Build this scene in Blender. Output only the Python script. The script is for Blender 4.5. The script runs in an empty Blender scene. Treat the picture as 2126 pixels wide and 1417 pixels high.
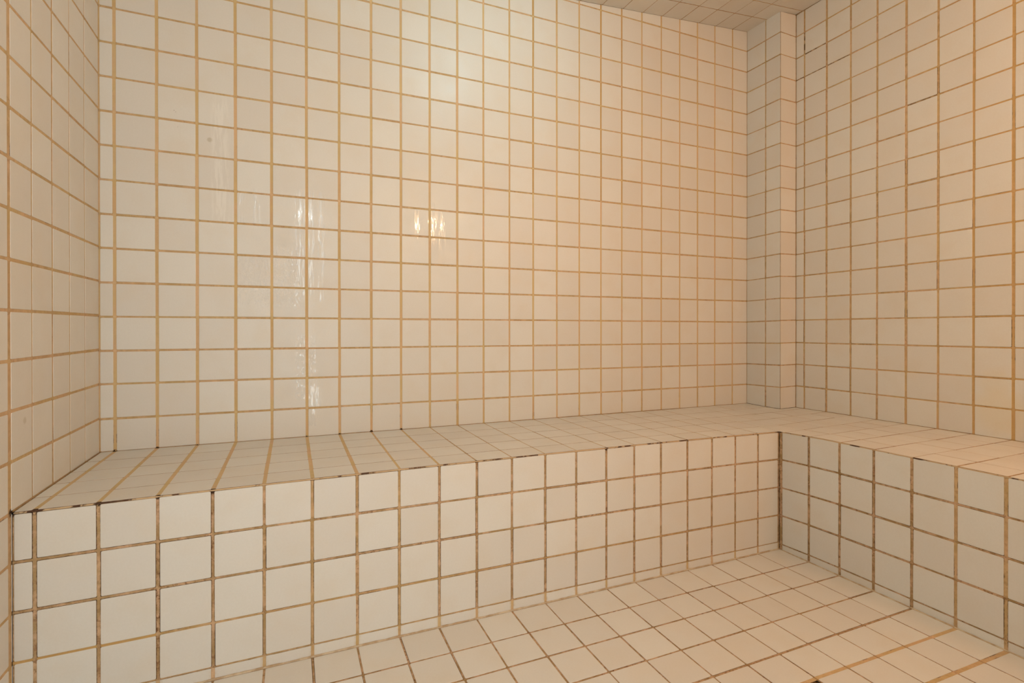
import bpy, math, random
from mathutils import Vector, Matrix
random.seed(11)
U = 0.11                      # one tile pitch in metres
ZF = -5.066                   # floor level in tile units


def W(x, y, z):               # tile units -> metres, floor at z = 0
    return Vector((x * U, y * U, (z - ZF) * U))


# ------------------------------------------------------------------ camera
sc = bpy.context.scene
cam_d = bpy.data.cameras.new('camera')
cam = bpy.data.objects.new('camera', cam_d)
sc.collection.objects.link(cam)
sc.camera = cam
cam_d.sensor_width = 36
cam_d.lens = 36 * 1072.76 / 2126
cam_d.shift_y = -20.22 / 2126
cam_d.clip_start = 0.01
yaw, pitch, roll = 0.4022, -0.003, -0.0006
cam.matrix_world = (Matrix.Translation(W(4.582, -17.704, 2.467)) @ Matrix.Rotation(-yaw, 4, 'Z')
                    @ Matrix.Rotation(math.pi / 2 + pitch, 4, 'X') @ Matrix.Rotation(roll, 4, 'Z'))

# ------------------------------------------------------------------ world, lights, exposure
w = bpy.data.worlds.new('world')
sc.world = w
w.use_nodes = True
w.node_tree.nodes['Background'].inputs[0].default_value = (0.82, 0.95, 1.0, 1)
w.node_tree.nodes['Background'].inputs[1].default_value = 2.1
sc.view_settings.view_transform = 'Standard'
sc.view_settings.look = 'None'
sc.view_settings.exposure = 0.0
sc.view_settings.gamma = 1.0
sc.view_settings.use_curve_mapping = False


def lamp(name, kind, loc, power, color, size=0.05, target=None, size_y=None):
    ld = bpy.data.lights.new(name, kind)
    ld.energy = power
    ld.color = color
    if kind == 'AREA':
        ld.shape = 'RECTANGLE' if size_y else 'DISK'
        ld.size = size
        if size_y:
            ld.size_y = size_y
    else:
        ld.shadow_soft_size = size
    o = bpy.data.objects.new(name, ld)
    sc.collection.objects.link(o)
    o.location = loc
    if target is not None:
        o.rotation_euler = (target - loc).to_track_quat('-Z', 'Y').to_euler()
    return o


# cool lamp of the room outside, shining in through the doorway
lamp('outer_room_lamp', 'POINT', W(4.4, -28, 12), 3, (0.80, 0.95, 1.0), 0.05)
# tall narrow window of the room outside, seen through the doorway
lamp('outer_room_window', 'AREA', W(5.7, -27, 4.2), 6, (0.84, 0.98, 1.0), 0.18, W(5.7, 0, 4.2), 1.95)
# white ceiling lamp of the steam room, above the frame
lamp('ceiling_lamp', 'POINT', W(11.3, -6.0, 14.0), 4.6, (0.50, 0.88, 1.0), 0.07)
# warm wall lamp on the wall behind the camera
lamp('warm_light', 'POINT', W(13.7, -19.0, 10.0), 26, (1.0, 0.66, 0.39), 0.05)
# added orange fill light for the right side, no known lamp there
lamp('warm_light', 'POINT', W(21.5, -19.4, 9.5), 11, (1.0, 0.42, 0.19), 0.10)


# ------------------------------------------------------------------ material helpers
def srgb(r, g, b):
    f = lambda c: (c / 255 / 12.92) if c / 255 <= 0.04045 else ((c / 255 + 0.055) / 1.055) ** 2.4
    return (f(r), f(g), f(b), 1)


class NT:
    def __init__(self, name):
        self.m = bpy.data.materials.new(name)
        self.m.use_nodes = True
        self.t = self.m.node_tree
        self.t.nodes.clear()
        self.out = self.n('ShaderNodeOutputMaterial')
        self.b = self.n('ShaderNodeBsdfPrincipled')
        self.l(self.b.outputs[0], self.out.inputs[0])

    def n(self, t, **k):
        x = self.t.nodes.new(t)
        for a, v in k.items():
            setattr(x, a, v)
        return x

    def l(self, a, b):
        self.t.links.new(a, b)

    def put(self, s, v):
        if isinstance(v, bpy.types.NodeSocket):
            self.l(v, s)
        else:
            s.default_value = v

    def math(self, op, a, b=0.0, c=0.0):
        x = self.n('ShaderNodeMath', operation=op)
        for i, v in enumerate((a, b, c)):
            self.put(x.inputs[i], v)
        return x.outputs[0]

    def ramp(self, v, lo, hi, to0=0.0, to1=1.0, smooth=True):
        x = self.n('ShaderNodeMapRange')
        if smooth:
            x.interpolation_type = 'SMOOTHSTEP'
        for i, q in enumerate((v, lo, hi, to0, to1)):
            self.put(x.inputs[i], q)
        return x.outputs[0]

    def mix(self, f, a, b):
        x = self.n('ShaderNodeMix', data_type='RGBA')
        self.put(x.inputs[0], f)
        self.put(x.inputs[6], a)
        self.put(x.inputs[7], b)
        return x.outputs[2]

    def noise(self, vec, scale, detail=2.0, rough=0.5, w=None):
        x = self.n('ShaderNodeTexNoise')
        x.inputs['Scale'].default_value = scale
        x.inputs['Detail'].default_value = detail
        x.inputs['Roughness'].default_value = rough
        self.l(vec, x.inputs['Vector'])
        return x.outputs[0]

    def attr(self, name):
        return self.n('ShaderNodeAttribute', attribute_name=name)

    def mapping(self, vec, scale=(1, 1, 1), loc=(0, 0, 0)):
        x = self.n('ShaderNodeMapping')
        x.inputs['Scale'].default_value = scale
        x.inputs['Location'].default_value = loc
        self.l(vec, x.inputs['Vector'])
        return x.outputs[0]


XW_ = 24.84
XL_ = -.36


# ------------------------------------------------------------------ tile glaze
def tile_material(name, rough, streaks=False, spec=0.5):
    N = NT(name)
    geo = N.n('ShaderNodeNewGeometry').outputs['Position']
    rnd = N.attr('rnd').outputs['Fac']
    base = N.mix(rnd, srgb(213, 211, 203), srgb(207, 203, 194))
    blot = N.ramp(N.noise(geo, 9.0, 3.0, 0.55), 0.42, 0.75)
    base = N.mix(N.math('MULTIPLY', blot, 0.35), base, srgb(208, 198, 180))
    speck = N.ramp(N.noise(geo, 210.0, 2.0, 0.6), 0.30, 0.70)
    base = N.mix(N.math('MULTIPLY', speck, 0.06), base, srgb(178, 168, 150))
    # grime smeared along the tile edges
    edge = N.attr('edge').outputs['Fac']
    dirt = N.attr('dirt').outputs['Fac']
    en = N.ramp(N.noise(geo, 60.0, 3.0, 0.6), 0.35, 0.75)
    g = N.math('MULTIPLY', N.math('MULTIPLY', edge, dirt), en)
    base = N.mix(N.math('MINIMUM', g, 0.8), base, srgb(186, 162, 126))
    # small old marks: (x, y, z in tile units, radius in m, strength)
    for (mx_, my_, mz_, mr, ms) in ((2.33, 0, 8.14, .0085, .5), (-.35, -4.39, .67, .0085, .42), (1.43, 0, 8.87, .0012, .9), (1.47, 0, 8.83, .0010, .9), (1.52, 0, 8.40, .0009, .7),
                                    (.82, -4.55, -.95, .0012, .8), (2.73, -2.37, -.93, .0012, .8), (XW_, -8.85, -.1, .085, .2), (XW_, -8.75, .8, .05, .12)):
        dv = N.n('ShaderNodeVectorMath', operation='DISTANCE')
        N.l(geo, dv.inputs[0])
        dv.inputs[1].default_value = W(mx_, my_, mz_)
        mk = N.math('MULTIPLY', N.ramp(dv.outputs['Value'], mr * .5, mr * 1.2, 1.0, 0.0), ms)
        base = N.mix(mk, base, srgb(112, 96, 72) if mr < .005 else srgb(164, 152, 122) if mr < .02 else srgb(214, 188, 112))
    N.put(N.b.inputs['Base Color'], base)
    rv = N.ramp(N.noise(geo, 14.0, 2.0, 0.5), 0.3, 0.7, rough - 0.05, rough + 0.07)
    bump_h = N.math('MULTIPLY', N.noise(geo, 22.0, 2.0, 0.4), 0.9)
    if streaks:
        sx = N.n('ShaderNodeSeparateXYZ')
        N.l(geo, sx.inputs[0])
        X, Z = sx.outputs[0], sx.outputs[2]
        wet = None
        patch = None
        pale_run = None
        # water runs: (centre x, width, z low, z high, strength) in tile units on the back wall
        for (cx, wd, z0, z1, st) in ((3.16, .13, 5.75, 6.6, 1), (3.58, .13, 5.75, 6.7, 1), (4.86, .26, 3.6, 6.8, 1), (5.15, .14, 3.6, 6.8, 1),
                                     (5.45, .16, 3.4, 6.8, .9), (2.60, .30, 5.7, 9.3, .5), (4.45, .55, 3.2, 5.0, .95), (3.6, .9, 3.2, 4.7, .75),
                                     (4.98, .46, .25, 2.2, 1), (5.2, .35, -.6, .6, .8), (8.55, .12, 5.3, 6.6, .9), (9.1, .22, 5.5, 6.9, 1), (9.45, .18, 5.3, 6.6, .8)):
            cxm, wm = cx * U, wd * U
            wob = N.math('MULTIPLY', N.math('SUBTRACT', N.noise(geo, 30.0, 1.0, 0.5), 0.5), 0.012)
            d = N.math('ABSOLUTE', N.math('SUBTRACT', N.math('ADD', X, wob), cxm))
            mx = N.ramp(d, wm * 0.35, wm, 1.0, 0.0)
            zz = (z0 - ZF) * U
            zt = (z1 - ZF) * U
            mz = N.math('MULTIPLY', N.ramp(Z, zz - .02, zz + .02), N.ramp(Z, zt - .01, zt + .03, 1.0, 0.0))
            mm = N.math('MULTIPLY', N.math('MULTIPLY', mx, mz), st)
            if (cx, wd) in ((4.45, .55), (3.6, .9), (4.98, .46)):
                patch = mm if patch is None else N.math('MAXIMUM', patch, mm)
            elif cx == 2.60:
                pale_run = mm
            else:
                wet = mm if wet is None else N.math('MAXIMUM', wet, mm)
        vs = N.mapping(geo, (1, 1, 0.09))
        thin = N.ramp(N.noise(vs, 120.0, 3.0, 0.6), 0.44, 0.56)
        film = N.math('MULTIPLY', wet, thin)
        drops = N.ramp(N.noise(N.mapping(geo, (1, 1, .5)), 150.0, 4.0, 0.7), 0.46, 0.58)
        film = N.math('MAXIMUM', film, N.math('MULTIPLY', patch, drops))
        base = N.mix(N.math('MULTIPLY', N.math('MULTIPLY', pale_run, thin), 0.6), base, srgb(232, 230, 222))  # one run is a thin paler streak mixed into the base colour
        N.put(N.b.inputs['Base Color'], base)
        rv = N.ramp(film, 0.25, 0.6, rv, 0.05)
        ripple = N.noise(N.mapping(geo, (1, 1, 0.35)), 150.0, 2.0, 0.5)
        bump_h = N.math('ADD', bump_h, N.math('MULTIPLY', N.math('MULTIPLY', ripple, film), 0.9))
    N.put(N.b.inputs['Roughness'], rv)
    N.b.inputs['Specular IOR Level'].default_value = spec
    bp = N.n('ShaderNodeBump')
    bp.inputs['Strength'].default_value = 0.25
    bp.inputs['Distance'].default_value = 0.0012
    N.l(bump_h, bp.inputs['Height'])
    N.l(bp.outputs[0], N.b.inputs['Normal'])
    return N.m


def grout_material():
    N = NT('grout')
    geo = N.n('ShaderNodeNewGeometry').outputs['Position']
    uv = N.n('ShaderNodeUVMap', uv_map='UVMap').outputs[0]
    s = N.n('ShaderNodeSeparateXYZ')
    N.l(uv, s.inputs[0])
    along, across = s.outputs[0], s.outputs[1]
    stain = N.attr('stain').outputs['Fac']      # brown wear 0..1
    crack = N.attr('crack').outputs['Fac']      # dark hairlines 0..1
    yel = N.attr('yellow').outputs['Fac']
    rnd = N.attr('rnd').outputs['Fac']
    n1 = N.noise(geo, 11.0, 2.0, 0.5)
    clean = N.mix(N.ramp(n1, 0.38, 0.62), srgb(208, 184, 136), srgb(212, 180, 144))
    clean = N.mix(N.math('MULTIPLY', rnd, 0.35), clean, srgb(188, 166, 118))
    clean = N.mix(yel, clean, srgb(184, 148, 88))
    n2 = N.noise(geo, 38.0, 4.0, 0.62)
    brown = N.mix(N.ramp(n2, 0.38, 0.66), srgb(146, 118, 78), srgb(190, 156, 126))
    brown = N.mix(N.math('MULTIPLY', N.ramp(N.noise(geo, 95.0, 4.0, 0.7), 0.50, 0.63), N.ramp(N.noise(geo, 7.0, 2.0, 0.5), 0.38, 0.6, 0.35, 1.0)), brown, srgb(112, 74, 44))
    base = N.mix(stain, clean, brown)
    # hairline cracks hugging both tile edges
    wob = N.math('MULTIPLY', N.math('SUBTRACT', N.noise(geo, 130.0, 2.0, 0.6), 0.5), 0.30)
    ea = N.math('MINIMUM', across, N.math('SUBTRACT', 1.0, across))
    ea = N.math('ADD', ea, wob)
    line = N.ramp(ea, 0.08, 0.19, 1.0, 0.0)
    run = N.ramp(N.math('ADD', N.noise(geo, 17.0, 3.0, 0.6), N.math('MULTIPLY', crack, 0.62)), 0.72, 0.84)
    cm = N.math('MULTIPLY', line, run)
    base = N.mix(N.math('MULTIPLY', cm, 0.9), base, srgb(66, 38, 20))
    # fully blackened bits
    black = N.attr('black').outputs['Fac']
    bm_ = N.math('MULTIPLY', black, N.ramp(N.noise(geo, 45.0, 3.0, 0.6), 0.36, 0.56))
    base = N.mix(bm_, base, srgb(58, 36, 20))
    # mould sitting in the corners of a few joints
    mould = None
    for (mx_, my_, mz_, mr) in ((0, 0, -.93, .0065), (1, 0, -.93, .0055), (2, 0, -.93, .004), (6, 0, -.92, .004), (7.01, 0, -.92, .0065), (8, 0, -.92, .0055), (5, 0, -.92, .0035),
                                (XL_ + .05, -4.94, -1.0, .010), (0, -4.94, -1.0, .010), (1, -4.94, -.99, .008), (2, -4.94, -.98, .008), (3, -4.94, -.98, .009), (5, -4.94, -.965, .004),
                                (13.0, -4.94, -.97, .008), (19.0, -4.94, -1.02, .007), (16.0, -4.94, -.98, .006), (9.0, -4.94, -.95, .005), (20, -5.3, -1.0, .01)):
        dv = N.n('ShaderNodeVectorMath', operation='DISTANCE')
        N.l(geo, dv.inputs[0])
        dv.inputs[1].default_value = W(mx_, my_, mz_)
        mk = N.ramp(dv.outputs['Value'], mr * .6, mr * 1.3, 1.0, 0.0)
        mould = mk if mould is None else N.math('MAXIMUM', mould, mk)
    mould = N.math('MULTIPLY', mould, N.ramp(N.noise(geo, 160.0, 2.0, 0.6), 0.32, 0.48))
    base = N.mix(mould, base, srgb(54, 34, 20))
    N.put(N.b.inputs['Base Color'], base)
    N.b.inputs['Roughness'].default_value = 0.8
    N.b.inputs['Specular IOR Level'].default_value = 0.25
    bp = N.n('ShaderNodeBump')
    bp.inputs['Strength'].default_value = 0.5
    bp.inputs['Distance'].default_value = 0.001
    N.l(N.math('SUBTRACT', n2, cm), bp.inputs['Height'])
    N.l(bp.outputs[0], N.b.inputs['Normal'])
    return N.m


def plain_material(name, col, rough=0.8, metal=0.0, noise=0.0, col2=None, nscale=40, mid=0.5):
    N = NT(name)
    c = col
    if noise:
        geo = N.n('ShaderNodeNewGeometry').outputs['Position']
        c = N.mix(N.ramp(N.noise(geo, nscale, 4.0, 0.6), mid - noise, mid + noise), col, col2)
    N.put(N.b.inputs['Base Color'], c)
    N.b.inputs['Roughness'].default_value = rough
    N.b.inputs['Metallic'].default_value = metal
    return N.m


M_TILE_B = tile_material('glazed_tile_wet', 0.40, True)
M_TILE = tile_material('glazed_tile', 0.42)
M_TILE_F = tile_material('glazed_tile_matt', 0.42)
M_GROUT = grout_material()
M_CORE = plain_material('mortar_bed', srgb(150, 130, 100))


# ------------------------------------------------------------------ mesh collector
class MB:
    """collects tiles (slot 0), grout (slot 1) and the bed behind them (slot 2) as one mesh"""

    def __init__(self):
        self.v, self.f, self.m, self.uv, self.at = [], [], [], [], []

    def face(self, pts, mat, uv=None, at=None):
        i = len(self.v)
        self.v += [tuple(p) for p in pts]
        self.f.append(tuple(range(i, i + len(pts))))
        self.m.append(mat)
        self.uv.append(uv or [(0, 0.5)] * len(pts))
        self.at.append(at or {})

    def ring_faces(self, rings, mat, at, edge):
        """rings of equal length joined to bands and capped; shared vertices so shading stays soft"""
        n = len(rings[0])
        i0 = len(self.v)
        for r in rings:
            self.v += [tuple(p) for p in r]
        for k in range(len(rings) - 1):
            for j in range(n):
                a, b = i0 + k * n + j, i0 + k * n + (j + 1) % n
                self.f.append((a, b, b + n, a + n))
                self.m.append(mat)
                self.uv.append([(0, .5)] * 4)
                d = dict(at)
                d['edge'] = edge[k]
                self.at.append(d)
        k = len(rings) - 1
        self.f.append(tuple(i0 + k * n + j for j in range(n)))
        self.m.append(mat)
        self.uv.append([(0, .5)] * n)
        self.at.append(dict(at))

    def box(self, lo, hi, mat):
        x0, y0, z0 = lo
        x1, y1, z1 = hi
        c = [Vector(p) for p in ((x0, y0, z0), (x1, y0, z0), (x1, y1, z0), (x0, y1, z0), (x0, y0, z1), (x1, y0, z1), (x1, y1, z1), (x0, y1, z1))]
        for q in ((0, 3, 2, 1), (4, 5, 6, 7), (0, 1, 5, 4), (1, 2, 6, 5), (2, 3, 7, 6), (3, 0, 4, 7)):
            self.face([c[i] for i in q], mat)

    def build(self, name, mats, parent=None, kind=None, origin=None):
        me = bpy.data.meshes.new(name)
        off = origin or Vector((0, 0, 0))
        me.from_pydata([(a - off.x, b - off.y, c - off.z) for a, b, c in self.v], [], self.f)
        for m in mats:
            me.materials.append(m)
        me.polygons.foreach_set('material_index', self.m)
        l = me.uv_layers.new(name='UVMap')
        flat = []
        for q in self.uv:
            for c in q:
                flat += [c[0], c[1]]
        l.data.foreach_set('uv', flat)
        for nm in ('rnd', 'edge', 'dirt', 'stain', 'crack', 'yellow', 'black'):
            a = me.attributes.new(nm, 'FLOAT', 'FACE')
            a.data.foreach_set('value', [float(d.get(nm, 0.0)) for d in self.at])
        me.update()
        o = bpy.data.objects.new(name, me)
        sc.collection.objects.link(o)
        if origin is not None:
            o.location = origin
        if parent is not None:
            o.parent = parent
            o.location = (0, 0, 0) if origin is None else origin - parent.location
            if origin is None:
                o.location = -parent.location
        if kind:
            o['kind'] = kind
        return o


REC = 0.0009   # how far the grout lies below the tile faces


def lerp(a, b, t):
    return a + (b - a) * t


def tiled(mb, P, n, A, B, ga, gb, at=None, tat=None, ends=None, skip=None, ext=0.0, jit=0.006, REC=REC, lipk=1.0):
    """A, B: joint lines; P(a, b) -> metres; ga(i), gb(j): grout widths in tile units;
       at(kind, i, j, rnd) -> grout attributes ; ends: grout half widths at the four outer borders"""
    n = Vector(n)
    na, nb = len(A), len(B)
    ends = ends or (0.02, 0.02, 0.02, 0.02)
    at = at or (lambda *k: {})
    tat = tat or (lambda *k: {})

    def wa(i):
        return ends[0] if i == 0 else ends[1] if i == na - 1 else ga(i) / 2

    def wb(j):
        return ends[2] if j == 0 else ends[3] if j == nb - 1 else gb(j) / 2

    # orientation of faces
    p0, pa, pb = P(A[0], B[0]), P(A[1], B[0]), P(A[0], B[1])
    flip = (pa - p0).cross(pb - p0).dot(n) < 0

    def F(pts):
        return list(reversed(pts)) if flip else pts

    cells = {}
    for i in range(na - 1):
        for j in range(nb - 1):
            if skip and skip(i, j):
                continue
            r = lambda: random.uniform(-jit, jit)
            a0, a1 = A[i] + wa(i) + r(), A[i + 1] - wa(i + 1) + r()
            b0, b1 = B[j] + wb(j) + r(), B[j + 1] - wb(j + 1) + r()
            c = 0.024
            if P(a0, b1).z - P(a0, b0).z < 1e-4 and abs(n.z) < .5 and (P(a1, b1) - P(a1, b0)).length < .06 * U:
                continue
            hb = (P((a0 + a1) / 2, b1) - P((a0 + a1) / 2, b0)).length / U
            ha = (P(a1, (b0 + b1) / 2) - P(a0, (b0 + b1) / 2)).length / U
            if hb < .05 or ha < .04:
                continue

            def ring(ins, h):
                q = []
                cc = max(c - ins * 0.6, 0.008)
                cc = min(cc, ha * .3, hb * .3)
                x0, x1, y0, y1 = a0 + ins, a1 - ins, b0 + ins, b1 - ins
                k = cc * 0.3
                for (x, y) in ((x0 + cc, y0), (x1 - cc, y0), (x1 - k, y0 + k), (x1, y0 + cc), (x1, y1 - cc), (x1 - k, y1 - k),
                               (x1 - cc, y1), (x0 + cc, y1), (x0 + k, y1 - k), (x0, y1 - cc), (x0, y0 + cc), (x0 + k, y0 + k)):
                    q.append(P(x, y) + n * h)
                return F(q)
            # tiny lippage between neighbouring tiles
            lip = random.uniform(-0.0001, 0.00025) * lipk
            d = {'rnd': random.random()}
            d.update(tat(i, j))
            mb.ring_faces([ring(0, -REC - .0005), ring(0.003, -REC * .30 + lip), ring(0.010, -REC * .04 + lip), ring(0.05, lip)], 0, d, (1, .8, .35))
    # grout strips
    for i in range(na):
        for j in range(nb - 1):
            if skip and (skip(min(i, na - 2), j) and skip(max(i - 1, 0), j)):
                continue
            a0, a1 = A[i] - (wa(i) if i > 0 else 0) - .006, A[i] + (wa(i) if i < na - 1 else 0) + .006
            if i == 0:
                a0 = A[i] - ext
            if i == na - 1:
                a1 = A[i] + ext
            b0, b1 = B[j] + (wb(j) if j > 0 else 0), B[j + 1] - (wb(j + 1) if j + 1 < nb - 1 else 0)
            d = {'rnd': random.random()}
            d.update(at('a', i, j))
            m_ = 4
            for q in range(m_):
                u0, u1 = lerp(b0, b1, q / m_), lerp(b0, b1, (q + 1) / m_)
                pts = [P(a0, u0) - n * REC, P(a1, u0) - n * REC, P(a1, u1) - n * REC, P(a0, u1) - n * REC]
                mb.face(F(pts), 1, F([(u0, 0), (u0, 1), (u1, 1), (u1, 0)]), d)
    for j in range(nb):
        for i in range(na - 1):
            if skip and (skip(i, min(j, nb - 2)) and skip(i, max(j - 1, 0))):
                continue
            b0, b1 = B[j] - (wb(j) if j > 0 else 0) - .006, B[j] + (wb(j) if j < nb - 1 else 0) + .006
            if j == 0:
                b0 = B[j] - ext
            if j == nb - 1:
                b1 = B[j] + ext
            a0, a1 = A[i] + (wa(i) if i > 0 else 0), A[i + 1] - (wa(i + 1) if i + 1 < na - 1 else 0)
            d = {'rnd': random.random()}
            d.update(at('b', i, j))
            m_ = 4
            for q in range(m_):
                u0, u1 = lerp(a0, a1, q / m_), lerp(a0, a1, (q + 1) / m_)
                pts = [P(u0, b0) - n * REC, P(u1, b0) - n * REC, P(u1, b1) - n * REC, P(u0, b1) - n * REC]
                mb.face(F(pts), 1, F([(u0, 0), (u1, 0), (u1, 1), (u0, 1)]), d)
    # crossings
    for i in range(1, na - 1):
        for j in range(1, nb - 1):
            if skip and all(skip(x, y) for x in (i - 1, i) for y in (j - 1, j)):
                continue
            a0, a1, b0, b1 = A[i] - wa(i), A[i] + wa(i), B[j] - wb(j), B[j] + wb(j)
            d = {'rnd': random.random()}
            d.update(at('x', i, j))
            pts = [P(a0, b0) - n * REC, P(a1, b0) - n * REC, P(a1, b1) - n * REC, P(a0, b1) - n * REC]
            mb.face(F(pts), 1, None, d)


# ------------------------------------------------------------------ shared geometry of the place
def ceil_z(x, y):
    return 16.20 + (x - 24) * 0.087 + 0.035 * max(y, -6.0)


def bow(x):
    return 0.028 - 0.0007 * (x - 9) ** 2


XR, XW, YE, XL = 20.01, 24.84, -4.939, -0.36   # bench edge x, right wall x, bench edge y, left wall x
YF = -20.6                                      # wall behind the camera


def seat_z(x, y):
    back = -0.922 + 0.012 * (x / 24)
    if x <= XR + 1e-6 and y >= YE - 1e-6:
        t = min(max(-y / 4.939, 0), 1)
        return lerp(back, -0.964 + bow(x), t)
    if y >= YE:       # inner corner block
        t = min(max((XW - x) / (XW - XR), 0), 1)
        return lerp(back, -1.021, min(t, -y / 4.939))
    t = min(max((XW - x) / (XW - XR), 0), 1)
    e = -1.021 + min(.035 * (-y - 4.939), .055)
    return lerp(-0.91, e, t)


def joint_z(j, t):     # wall joint heights, t = 0 left .. 1 right
    l = {0: -.005, 1: .01, 2: -.008, 3: -.012, 4: -.015, 5: -.010, 6: -.020, 7: -.008, 8: -.004, 9: -.015, 10: -.005, 11: .005, 12: .02}.get(j, 0.0)
    r = {0: -.04, 1: -.045, 2: -.04, 3: -.03, 4: -.02, 5: -.03, 6: -.003, 7: -.02, 8: -.01, 9: 0, 10: -.01, 11: .02, 12: -.005, 13: -.01, 14: .026, 15: .019, 16: .019}.get(j, 0.0)
    return j * 0.955 + lerp(l, r, t)


def interp(tbl, v):
    if v <= 0:
        return tbl[0]
    k = int(v)
    if k >= len(tbl) - 1:
        return tbl[-1]
    return lerp(tbl[k], tbl[k + 1], v - k)


# ================================================================== wall_back
XB = [XL] + [i + {3: .008, 5: .01, 7: .012, 11: -.01, 12: .015, 13: -.012, 20: -.015, 21: -.03, 22: -.035, 23: .008}.get(i, 0) for i in range(24)] + [23.9]
mb = MB()


def P_back(a, b):      # b = joint number, -1 = seat, 17 = ceiling
    t = min(max(a / 24, 0), 1)
    zs = seat_z(a, 0)
    if b < 0:
        z = lerp(zs, joint_z(0, t), b + 1)
    else:
        k = int(b)
        z = lerp(joint_z(k, t), joint_z(k + 1, t), b - k)
    return W(a, 0, min(z, ceil_z(a, 0)))


def at_back(kind, i, j):
    d = {'stain': 0.06 + 0.1 * random.random(), 'crack': random.choice((0, 0, 0, .1, .2)), 'yellow': random.random() * .35}
    if kind == 'b' and j == 0:
        d = {'stain': .5, 'crack': .9 if i in (1, 2, 6, 7, 8, 9) else .3}
    if kind == 'a' and j == 0:
        d['crack'] = .35
    if kind == 'b' and j > 0:
        d['stain'] += .28
    if i in (14, 17, 18) and kind == 'a' and j > 8:
        d['yellow'] = .8
    return d


BB = [-1] + list(range(0, 18))
tiled(mb, P_back, (0, -1, 0), XB, BB, lambda i: .078 if i < 12 else .066, lambda j: .058 if j < 30 else .05, at_back, ends=(.03, .012, .012, .02), ext=0.02)
mb.box(W(XL - .8, .02, -5.8), W(XW + .9, .8, 17.6), 2)
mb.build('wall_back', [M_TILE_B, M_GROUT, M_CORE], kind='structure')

# ================================================================== wall_left
mb = MB()


def P_left(a, b):     # a = distance into the room (positive = toward camera)
    y = -a
    t = min(max(a / 5, 0), 1.2)
    z = b * 0.955 + lerp(.012 + .003 * b, -.04 + .0085 * b, t)
    x = XL + min(a / 5, 1) * .02
    return W(x, y, min(max(z, ZF), ceil_z(x, y)))


def at_left(kind, i, j):
    d = {'stain': 0.25 + 0.2 * random.random(), 'crack': random.choice((0, .1, .25)), 'yellow': random.random() * .3}
    return d


AL = [0, 1.06, 2.06, 3.045, 4.045, 4.992] + [6.02 + k for k in range(15)]
BL = [-5.36, -5, -4, -3, -2] + list(range(-1, 18))
BLv = [-5.33] + list(range(-5, 18))
GWL = {1: .05, 2: .05, 3: .075, 4: .05, 5: .125}
tiled(mb, P_left, (1, 0, 0), AL, BLv, lambda i: GWL.get(i, .07), lambda j: .066, at_left, ends=(.012, .02, .02, .02), ext=.02)
mb.box(W(XL - .8, YF - .5, -5.8), W(XL - .02, .8, 17.6), 2)
mb.build('wall_left', [M_TILE, M_GROUT, M_CORE], kind='structure')

# ================================================================== wall_right
mb = MB()
RZ0 = [.03, .015, .008, .03, .03, .03, .03, .02, .0, -.02, -.02, -.02, -.02, -.03, -.04, -.04, -.04, -.04]


def P_right(a, b):     # a = distance from back wall
    y = -a
    if b < 0:
        z = lerp(seat_z(XW, y) if a < 30 else ZF, 0.0 + .03, b + 1)
    else:
        z = b * .955 + interp(RZ0, b)
    return W(XW, y, min(z, ceil_z(XW, y)))


def at_right(kind, i, j):
    d = {'stain': 0.25 + 0.3 * random.random(), 'crack': random.choice((0, .1, .3, .5)), 'yellow': random.random() * .5}
    if kind == 'b' and j == 0:
        d = {'stain': .5, 'crack': 1.0 if i in (2, 7) else .4}
    if kind == 'a' and i == 1 and j == 16:
        d['black'] = .75
    if kind == 'b' and (i, j) in ((0, 15), (1, 15), (2, 15), (5, 12), (1, 16)):
        d['black'] = .6
        d['crack'] = 1
    if i >= 7:
        d['yellow'] = .7
        d['stain'] *= .5
    return d


AR = [1.78, 2.178] + [2.178 + k - .0 for k in range(1, 19)]
tiled(mb, P_right, (-1, 0, 0), AR, [-1] + list(range(0, 18)), lambda i: .07 + .012 * (i % 3 == 2), lambda j: .05, at_right, ends=(.014, .02, .012, .02), ext=.02)
mb.box(W(XW + .02, YF - .5, -5.8), W(XW + .8, .8, 17.6), 2)
mb.build('wall_right', [M_TILE, M_GROUT, M_CORE], kind='structure')

# ================================================================== corner pillar (boxed-in corner)
XC, YC = 23.89, -1.78
mb = MB()


def P_cl(a, b):
    y = -a
    t = a / 1.78
    zl = lambda k: lerp(joint_z(k, 1), k * .955 + interp(RZ0, k), t * .6)
    z = lerp(seat_z(XC, y), zl(0), b + 1) if b < 0 else lerp(zl(int(b)), zl(int(b) + 1), b - int(b))
    return W(XC, y, min(z, ceil_z(XC, y)))


def at_col(kind, i, j):
    d = {'stain': .35 + .3 * random.random(), 'crack': random.choice((0, .2, .4))}
    if kind == 'b' and j == 0:
        d = {'stain': .8, 'crack': 1, 'black': .9}
    if kind == 'a' and i == 2:
        d['crack'] = .9
        d['stain'] = .8
    return d


tiled(mb, P_cl, (-1, 0, 0), [0, 1.02, 1.78], [-1] + list(range(0, 18)), lambda i: .06, lambda j: .05, at_col, ends=(.014, .016, .016, .02))


def P_cf(a, b):
    zl = lambda k: k * .955 + lerp(lerp(joint_z(k, 1), interp(RZ0, k), .6) if False else joint_z(k, 1) * 0 + lerp(joint_z(k, 1) - k * .955, interp(RZ0, k), .6), interp(RZ0, k), min(max(a - XC, 0), 1))
    z = lerp(seat_z(a, YC), zl(0), b + 1) if b < 0 else lerp(zl(int(b)), zl(int(b) + 1), b - int(b))
    return W(a, YC, min(z, ceil_z(a, YC)))


def at_colf(kind, i, j):
    d = at_col(kind, i, j)
    if kind == 'a':
        d = {'stain': .7, 'crack': .9 if i == 0 else .5}
    if kind == 'b' and j == 17:
        d['black'] = .4
    return d


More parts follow.
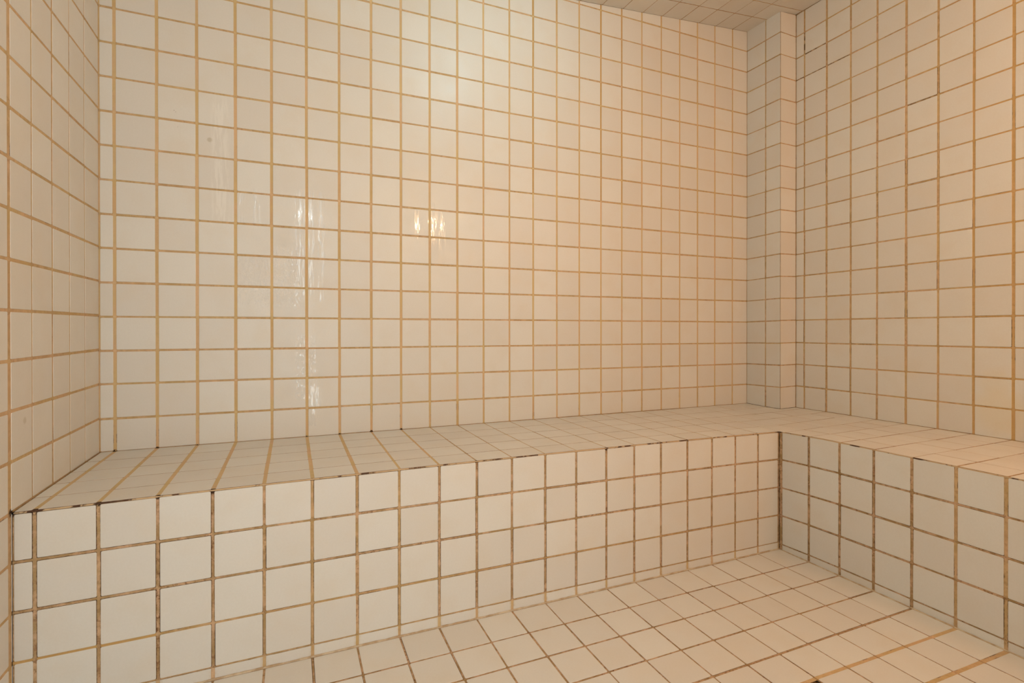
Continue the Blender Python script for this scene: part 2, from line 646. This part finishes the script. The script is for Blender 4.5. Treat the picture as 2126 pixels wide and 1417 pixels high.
tiled(mb, P_cf, (0, -1, 0), [XC, XW], [-1] + list(range(0, 18)), lambda i: .06, lambda j: .045, at_colf, ends=(.012, .02, .016, .02))
mb.box(W(XC + .02, YC + .02, -0.93), W(XW, 0, 16.1), 2)
mb.build('trim_1', [M_TILE, M_GROUT, M_CORE], kind='structure')

# ================================================================== ceiling (falls slightly to the left)
mb = MB()


def P_c(a, b):
    return W(a, -b, ceil_z(a, -b))


XCL = [XL] + [k + .05 - (.04 if k > 21 else 0) for k in range(0, 24)] + [XW]
YCL = [0, 1.08] + [1.08 + k for k in range(1, 20)]


def at_c(kind, i, j):
    return {'stain': .55 + .3 * random.random(), 'crack': random.choice((.1, .3, .5))}


tiled(mb, P_c, (0, 0, -1), XCL, YCL, lambda i: .034, lambda j: .04, at_c, ends=(.02, .02, .012, .02), ext=.0)
c = [W(XL - .8, .8, 0), W(XW + .8, .8, 0), W(XW + .8, YF - .5, 0), W(XL - .8, YF - .5, 0)]
zt = [(ceil_z(p.x / U, p.y / U) + .03 - ZF) * U for p in c]
lo = [Vector((p.x, p.y, z)) for p, z in zip(c, zt)]
hi = [Vector((p.x, p.y, 2.5)) for p in c]
mb.face([lo[0], lo[1], lo[2], lo[3]], 2)
mb.face([hi[3], hi[2], hi[1], hi[0]], 2)
for k in range(4):
    mb.face([lo[k], hi[k], hi[(k + 1) % 4], lo[(k + 1) % 4]], 2)
mb.build('ceiling', [M_TILE_F, M_GROUT, M_CORE], kind='structure')

# ================================================================== floor
mb = MB()


def P_f(a, b):
    b -= .1 * min(max((20 - a) / 5, 0), 1) * min(max((b - 9.2) / .8, 0), 1)
    return W(a, -b, ZF)


XFL = [XL] + [0.0 + k for k in range(0, 20)] + [XR]
for k in (17, 18):
    XFL[k] -= .02
YFL = [4.939, 6.042] + [6.042 + 1.0155 * k for k in range(1, 15)]
WF = {4: .062, 5: .085, 6: .10}


def at_f(kind, i, j):
    d = {'stain': .85 + .15 * random.random(), 'crack': random.choice((.4, .6, .9)), 'yellow': 0}
    if kind == 'b' and j in (5, 6) and i > 14:
        d = {'stain': .3, 'crack': .3, 'yellow': .2}
    if kind == 'b' and j == 0:
        d = {'stain': .2, 'crack': .5}
    return d


XD0, XD1, YD0, YD1 = 14, 15, 10.1, 11.1


def skip_f(i, j):
    return abs(XFL[i] - 14) < .1 and abs(YFL[j] - 10.1) < .1


tiled(mb, P_f, (0, 0, 1), XFL, YFL, lambda i: .044 if i < 12 else .036, lambda j: WF.get(j, .05), at_f, ends=(.02, .02, .04, .02), ext=.0, skip=skip_f)
# bed under the floor, open under the drain
dx0, dx1, dy0, dy1 = 13.99, 15.03, -11.04, -9.96
for (a0, a1, b0, b1) in ((XL - .8, dx0, YF - .5, .8), (dx1, XW + .8, YF - .5, .8), (dx0, dx1, dy1, .8), (dx0, dx1, YF - .5, dy0)):
    mb.box(W(a0, b0, ZF - .6), W(a1, b1, ZF - .02), 2)
mb.build('floor', [M_TILE_F, M_GROUT, M_CORE], kind='structure')

# ================================================================== bench (L-shaped, built in)
bench = bpy.data.objects.new('bench', None)
sc.collection.objects.link(bench)
bench.location = W(10, -2.5, ZF)
bench['label'] = 'built-in L-shaped bench of square cream tiles running along the back and right walls'
bench['category'] = 'bench'

# seat: rows follow the wall joints
mb = MB()
XS = [XL + .03] + [i + {3: .008, 5: .01, 7: .012, 15: -.02, 20: .01}.get(i, 0) for i in range(21)]
YS = [0, 1.09, 2.09, 3.06, 4.06, 4.939]


def P_s1(a, b):
    y = -b
    if 0 < b < 4.9:
        y -= .07 * max(a, 0) / 24
    return W(a, y, seat_z(a, y))


def at_s1(kind, i, j):
    if kind == 'a':
        d = {'stain': .15 if i < 10 else .5, 'crack': 0 if i < 10 else random.choice((.2, .5, .7)), 'yellow': .05}
        if i in (0,):
            d = {'stain': .6, 'crack': 1, 'black': .5}
        return d
    if kind == 'b':
        return {'stain': 1, 'crack': .9, 'rnd': 1} if j not in (0, 5) else {'stain': .6, 'crack': .9}
    return {'stain': .3}


tiled(mb, P_s1, (0, 0, 1), XS, YS, lambda i: (.085 if i < 8 else .06 if i < 10 else .034), lambda j: .026, at_s1, ends=(.014, .012, .012, .012), jit=.004, REC=.00025, lipk=.3)
XS2 = [XR, 20.93, 21.93, 22.91, 23.9, XW]
YS2 = [0, 1.16, 2.17, 3.17, 4.17, 5.17] + [6.12 + k for k in range(15)]


def P_s2(a, b):
    return W(a, -b, seat_z(a, -b))


def at_s2(kind, i, j):
    if kind == 'b':
        return {'stain': .8, 'crack': random.choice((.3, .6, .8))}
    return {'stain': .7, 'crack': random.choice((0, .3, .6))}


tiled(mb, P_s2, (0, 0, 1), XS2, YS2, lambda i: .02, lambda j: .028 if j < 7 else .036, at_s2, ends=(.01, .012, .012, .012), jit=.012, REC=.00025, lipk=.3,
      skip=lambda i, j: XS2[i] > 23.5 and YS2[j + 1] < 1.5)
mb.box(W(XL + .05, YE + .03, -1.5), W(XR + .03, -.02, -1.06), 2)
mb.box(W(XR + .03, YF + .2, -1.5), W(XW - .02, -.02, -1.06), 2)
mb.build('seat', [M_TILE_F, M_GROUT, M_CORE], bench)

# front panel under the back run
HR = .9606
ZB_ROW = [0, 1, 2, 3, 4, 5]


def zrow(k):     # k 0..4 joints, 5 = floor
    return -0.964 - k * HR if k <= 4 else ZF


def P_fb(a, b):
    y = YE
    k = int(min(b, 4))
    z = lerp(zrow(k), zrow(k + 1), b - k)
    z += bow(a) * (1 if b <= 3 else max(0, 1 - (b - 3) * .5) if b < 5 else 0)
    return W(a, y, max(z, ZF))


XFB = [XL + .03] + [i + {8: .009, 9: .011, 10: .01, 11: .01, 12: -.009, 14: -.017, 15: -.029, 19: .016}.get(i, 0) for i in range(20)] + [XR]
rs = random.Random(5)
VST = {0: (.75, .6, .3), 1: (.75, .8, 0), 2: (.7, .7, .2), 3: (.9, .9, 0), 4: (.85, .7, 0), 5: (.7, .6, .3), 6: (.5, .5, .5), 7: (.6, .5, .4), 8: (.5, .7, .5), 9: (.8, .9, 0), 10: (.8, .7, .2)}


def at_fb(kind, i, j):
    s, cr, ye = .75, .7, .15
    if kind == 'a':
        s, cr, ye = VST.get(i, (.8, .6, .1))
        if j == 4:
            s, cr = .25, .2
    elif kind == 'b':
        if j == 0:
            s, cr, ye = .45, 1.0, .05
        if j == 3 and i < 3:
            s, cr, ye = .1, .25, .9
        elif j == 3:
            s, cr, ye = .45, .5, .6
        if j == 4:
            s, cr, ye = .5, .6, .5
        if j == 5:
            s, cr = .1, .3
    d = {'stain': s, 'crack': cr, 'yellow': ye}
    if kind == 'b' and j == 0 and i == 0:
        d['black'] = .9
    return d


def tat_fb(i, j):
    return {'dirt': 1.0 if j == 4 else .1}


mb = MB()
tiled(mb, P_fb, (0, -1, 0), XFB, ZB_ROW, lambda i: .066, lambda j: .055, at_fb, tat_fb, ends=(.02, .065, .045, .03), ext=.0)
mb.box(W(XL + .05, YE + .02, ZF), W(XR + .02, -.02, -1.5), 2)
mb.build('front_panel', [M_TILE, M_GROUT, M_CORE], bench)

# front panel under the right run
ARR = [4.939, 6.05, 7.07, 8.078, 9.078, 10.087, 11.085] + [12.085 + k for k in range(9)]


def P_fr(a, b):
    k = int(min(b, 4))
    z0 = -1.021 + min(.035 * (a - 4.939), .055)
    z = (z0 - b * HR) if b <= 4 else lerp(z0 - 4 * HR, ZF, b - 4)
    if 3 < b <= 4:
        z -= (b - 3) * .03
    elif b > 4:
        z -= (5 - b) * .03
    return W(XR, -a, max(z, ZF))


def at_fr(kind, i, j):
    d = {'stain': .85, 'crack': random.choice((.3, .5, .7)), 'yellow': .1}
    if kind == 'a' and i >= 5:
        d = {'stain': .45, 'crack': .4, 'yellow': .3}
    if kind == 'b' and j == 0:
        d = {'stain': .6, 'crack': .8}
    if kind == 'b' and j == 5:
        d = {'stain': .2, 'crack': .5}
    if kind == 'a' and i == 0:
        d = {'stain': .75, 'crack': .45, 'yellow': .4}
    return d


mb = MB()
tiled(mb, P_fr, (-1, 0, 0), ARR, ZB_ROW, lambda i: .075, lambda j: .058, at_fr, lambda i, j: {'dirt': .6 if j == 4 else .1}, ends=(.125, .02, .03, .025), ext=.0)
mb.box(W(XR + .02, YF + .2, ZF), W(XW - .02, -.02, -1.5), 2)
mb.build('front_panel', [M_TILE, M_GROUT, M_CORE], bench)


# grout bead smeared along the foot of the bench and its top edges
def bead(name, pts, r, mat, parent, seed=0, flat=1.0, loc=None):
    rr = random.Random(seed)
    vs, fs = [], []
    n = len(pts)
    K = 8
    for i, p in enumerate(pts):
        d = (pts[min(i + 1, n - 1)] - pts[max(i - 1, 0)]).normalized()
        up = Vector((0, 0, 1))
        sd = d.cross(up).normalized()
        q = r * rr.uniform(.75, 1.25)
        for k in range(K):
            a = 2 * math.pi * k / K
            vs.append(p + sd * math.cos(a) * q + up * math.sin(a) * q * flat)
    for i in range(n - 1):
        for k in range(K):
            a, b = i * K + k, i * K + (k + 1) % K
            fs.append((a, b, b + K, a + K))
    fs.append(tuple(range(K - 1, -1, -1)))
    fs.append(tuple((n - 1) * K + k for k in range(K)))
    me = bpy.data.meshes.new(name)
    me.from_pydata([tuple(v) for v in vs], [], fs)
    me.materials.append(mat)
    for q in me.polygons:
        q.use_smooth = True
    o = bpy.data.objects.new(name, me)
    sc.collection.objects.link(o)
    if parent:
        o.parent = parent
        o.location = -parent.location
    return o


M_BEAD = plain_material('old_grout_bead', srgb(194, 178, 152), .85, 0, .15, srgb(166, 142, 110), 30)
M_BEAD_D = plain_material('stained_grout_bead', srgb(196, 168, 130), .85, 0, .04, srgb(78, 50, 30), 26, .57)
foot = [W(lerp(XL + .05, XR, k / 160), YE - .008, ZF + .004) for k in range(161)]
bead('floor_bead', foot, .0031, M_BEAD, bench, 3)
foot = [W(XR - .01, lerp(YE, -18, k / 100), ZF + .003) for k in range(101)]
bead('floor_bead', foot, .0028, M_BEAD, bench, 4)
edge = [W(x, YE + .012, seat_z(x, YE) - .022) for x in [lerp(XL + .05, XR, k / 200) for k in range(201)]]
bead('edge_bead', edge, .0019, M_BEAD_D, bench, 5)
edge = [W(XR + .012, y, seat_z(XR + .001, y) - .024) for y in [lerp(YE - .01, -19, k / 140) for k in range(141)]]
bead('edge_bead', edge, .0019, M_BEAD_D, bench, 6)

# ================================================================== wall_front with the open doorway (behind the camera)
mb = MB()
DX0, DX1, DZ = 1.5, 7.7, 13.6


def P_w(a, b):
    return W(a, YF, min(max(b * .955, ZF), ceil_z(a, YF)))


XWF = [XL] + list(range(0, 25)) + [XW]
tiled(mb, P_w, (0, 1, 0), XWF, [-5.305] + list(range(-5, 18)), lambda i: .07, lambda j: .06, lambda k, i, j: {'stain': .2},
      skip=lambda i, j: i < 9 and j < 20)
M_JAMB = plain_material('door_jamb', srgb(205, 200, 190), .5)
zb_, zh = ZF, DZ
for (a0, a1, b0, b1) in ((8.0, XW, ZF, 17), (XL, 8.0, 14 * .955, 17)):
    mb.box(W(a0, YF - .5, b0), W(a1, YF - .02, b1), 2)
mb.build('wall_front', [M_TILE, M_GROUT, M_CORE], kind='structure')

# ================================================================== floor drain at the bottom edge of the view
drain = bpy.data.objects.new('floor_drain', None)
sc.collection.objects.link(drain)
drain.location = W(14.51, -10.5, ZF)
drain['label'] = 'dark square floor drain in one tile space, its corner at the bottom edge'
drain['category'] = 'drain'
M_BRASS = plain_material('tarnished_brass', srgb(188, 142, 74), .45, .7, .12, srgb(70, 46, 22), 60)
M_DARK = plain_material('blackened_metal', srgb(58, 44, 30), .6, .4, .15, srgb(112, 104, 88), 90)
S = .50


def small(name, boxes, mat, parent):
    m = MB()
    for lo_, hi_ in boxes:
        m.box(Vector(lo_), Vector(hi_), 0)
    me = bpy.data.meshes.new(name)
    me.from_pydata(m.v, [], m.f)
    me.materials.append(mat)
    o = bpy.data.objects.new(name, me)
    sc.collection.objects.link(o)
    o.parent = parent
    bv = o.modifiers.new('bevel', 'BEVEL')
    bv.width = .0006
    bv.segments = 2
    return o


s = .515 * U
t_ = .006
small('frame', [((-s, -s, -.012), (s, -s + t_, -.001)), ((-s, s - t_, -.012), (s, s, -.001)), ((-s, -s + t_, -.012), (-s + t_, s - t_, -.001)), ((s - t_, -s + t_, -.012), (s, s - t_, -.001))], M_DARK, drain)
g = [((-s + t_ + .0005, -s + t_ + .0005 + k * .0118, -.010), (s - t_ - .0005, -s + t_ + .007 + k * .0118, -.0035)) for k in range(9)]
small('grate', g, M_BRASS, drain)
small('drain_pan', [((-s + .001, -s + .001, -.05), (s - .001, s - .001, -.045))], M_DARK, drain)
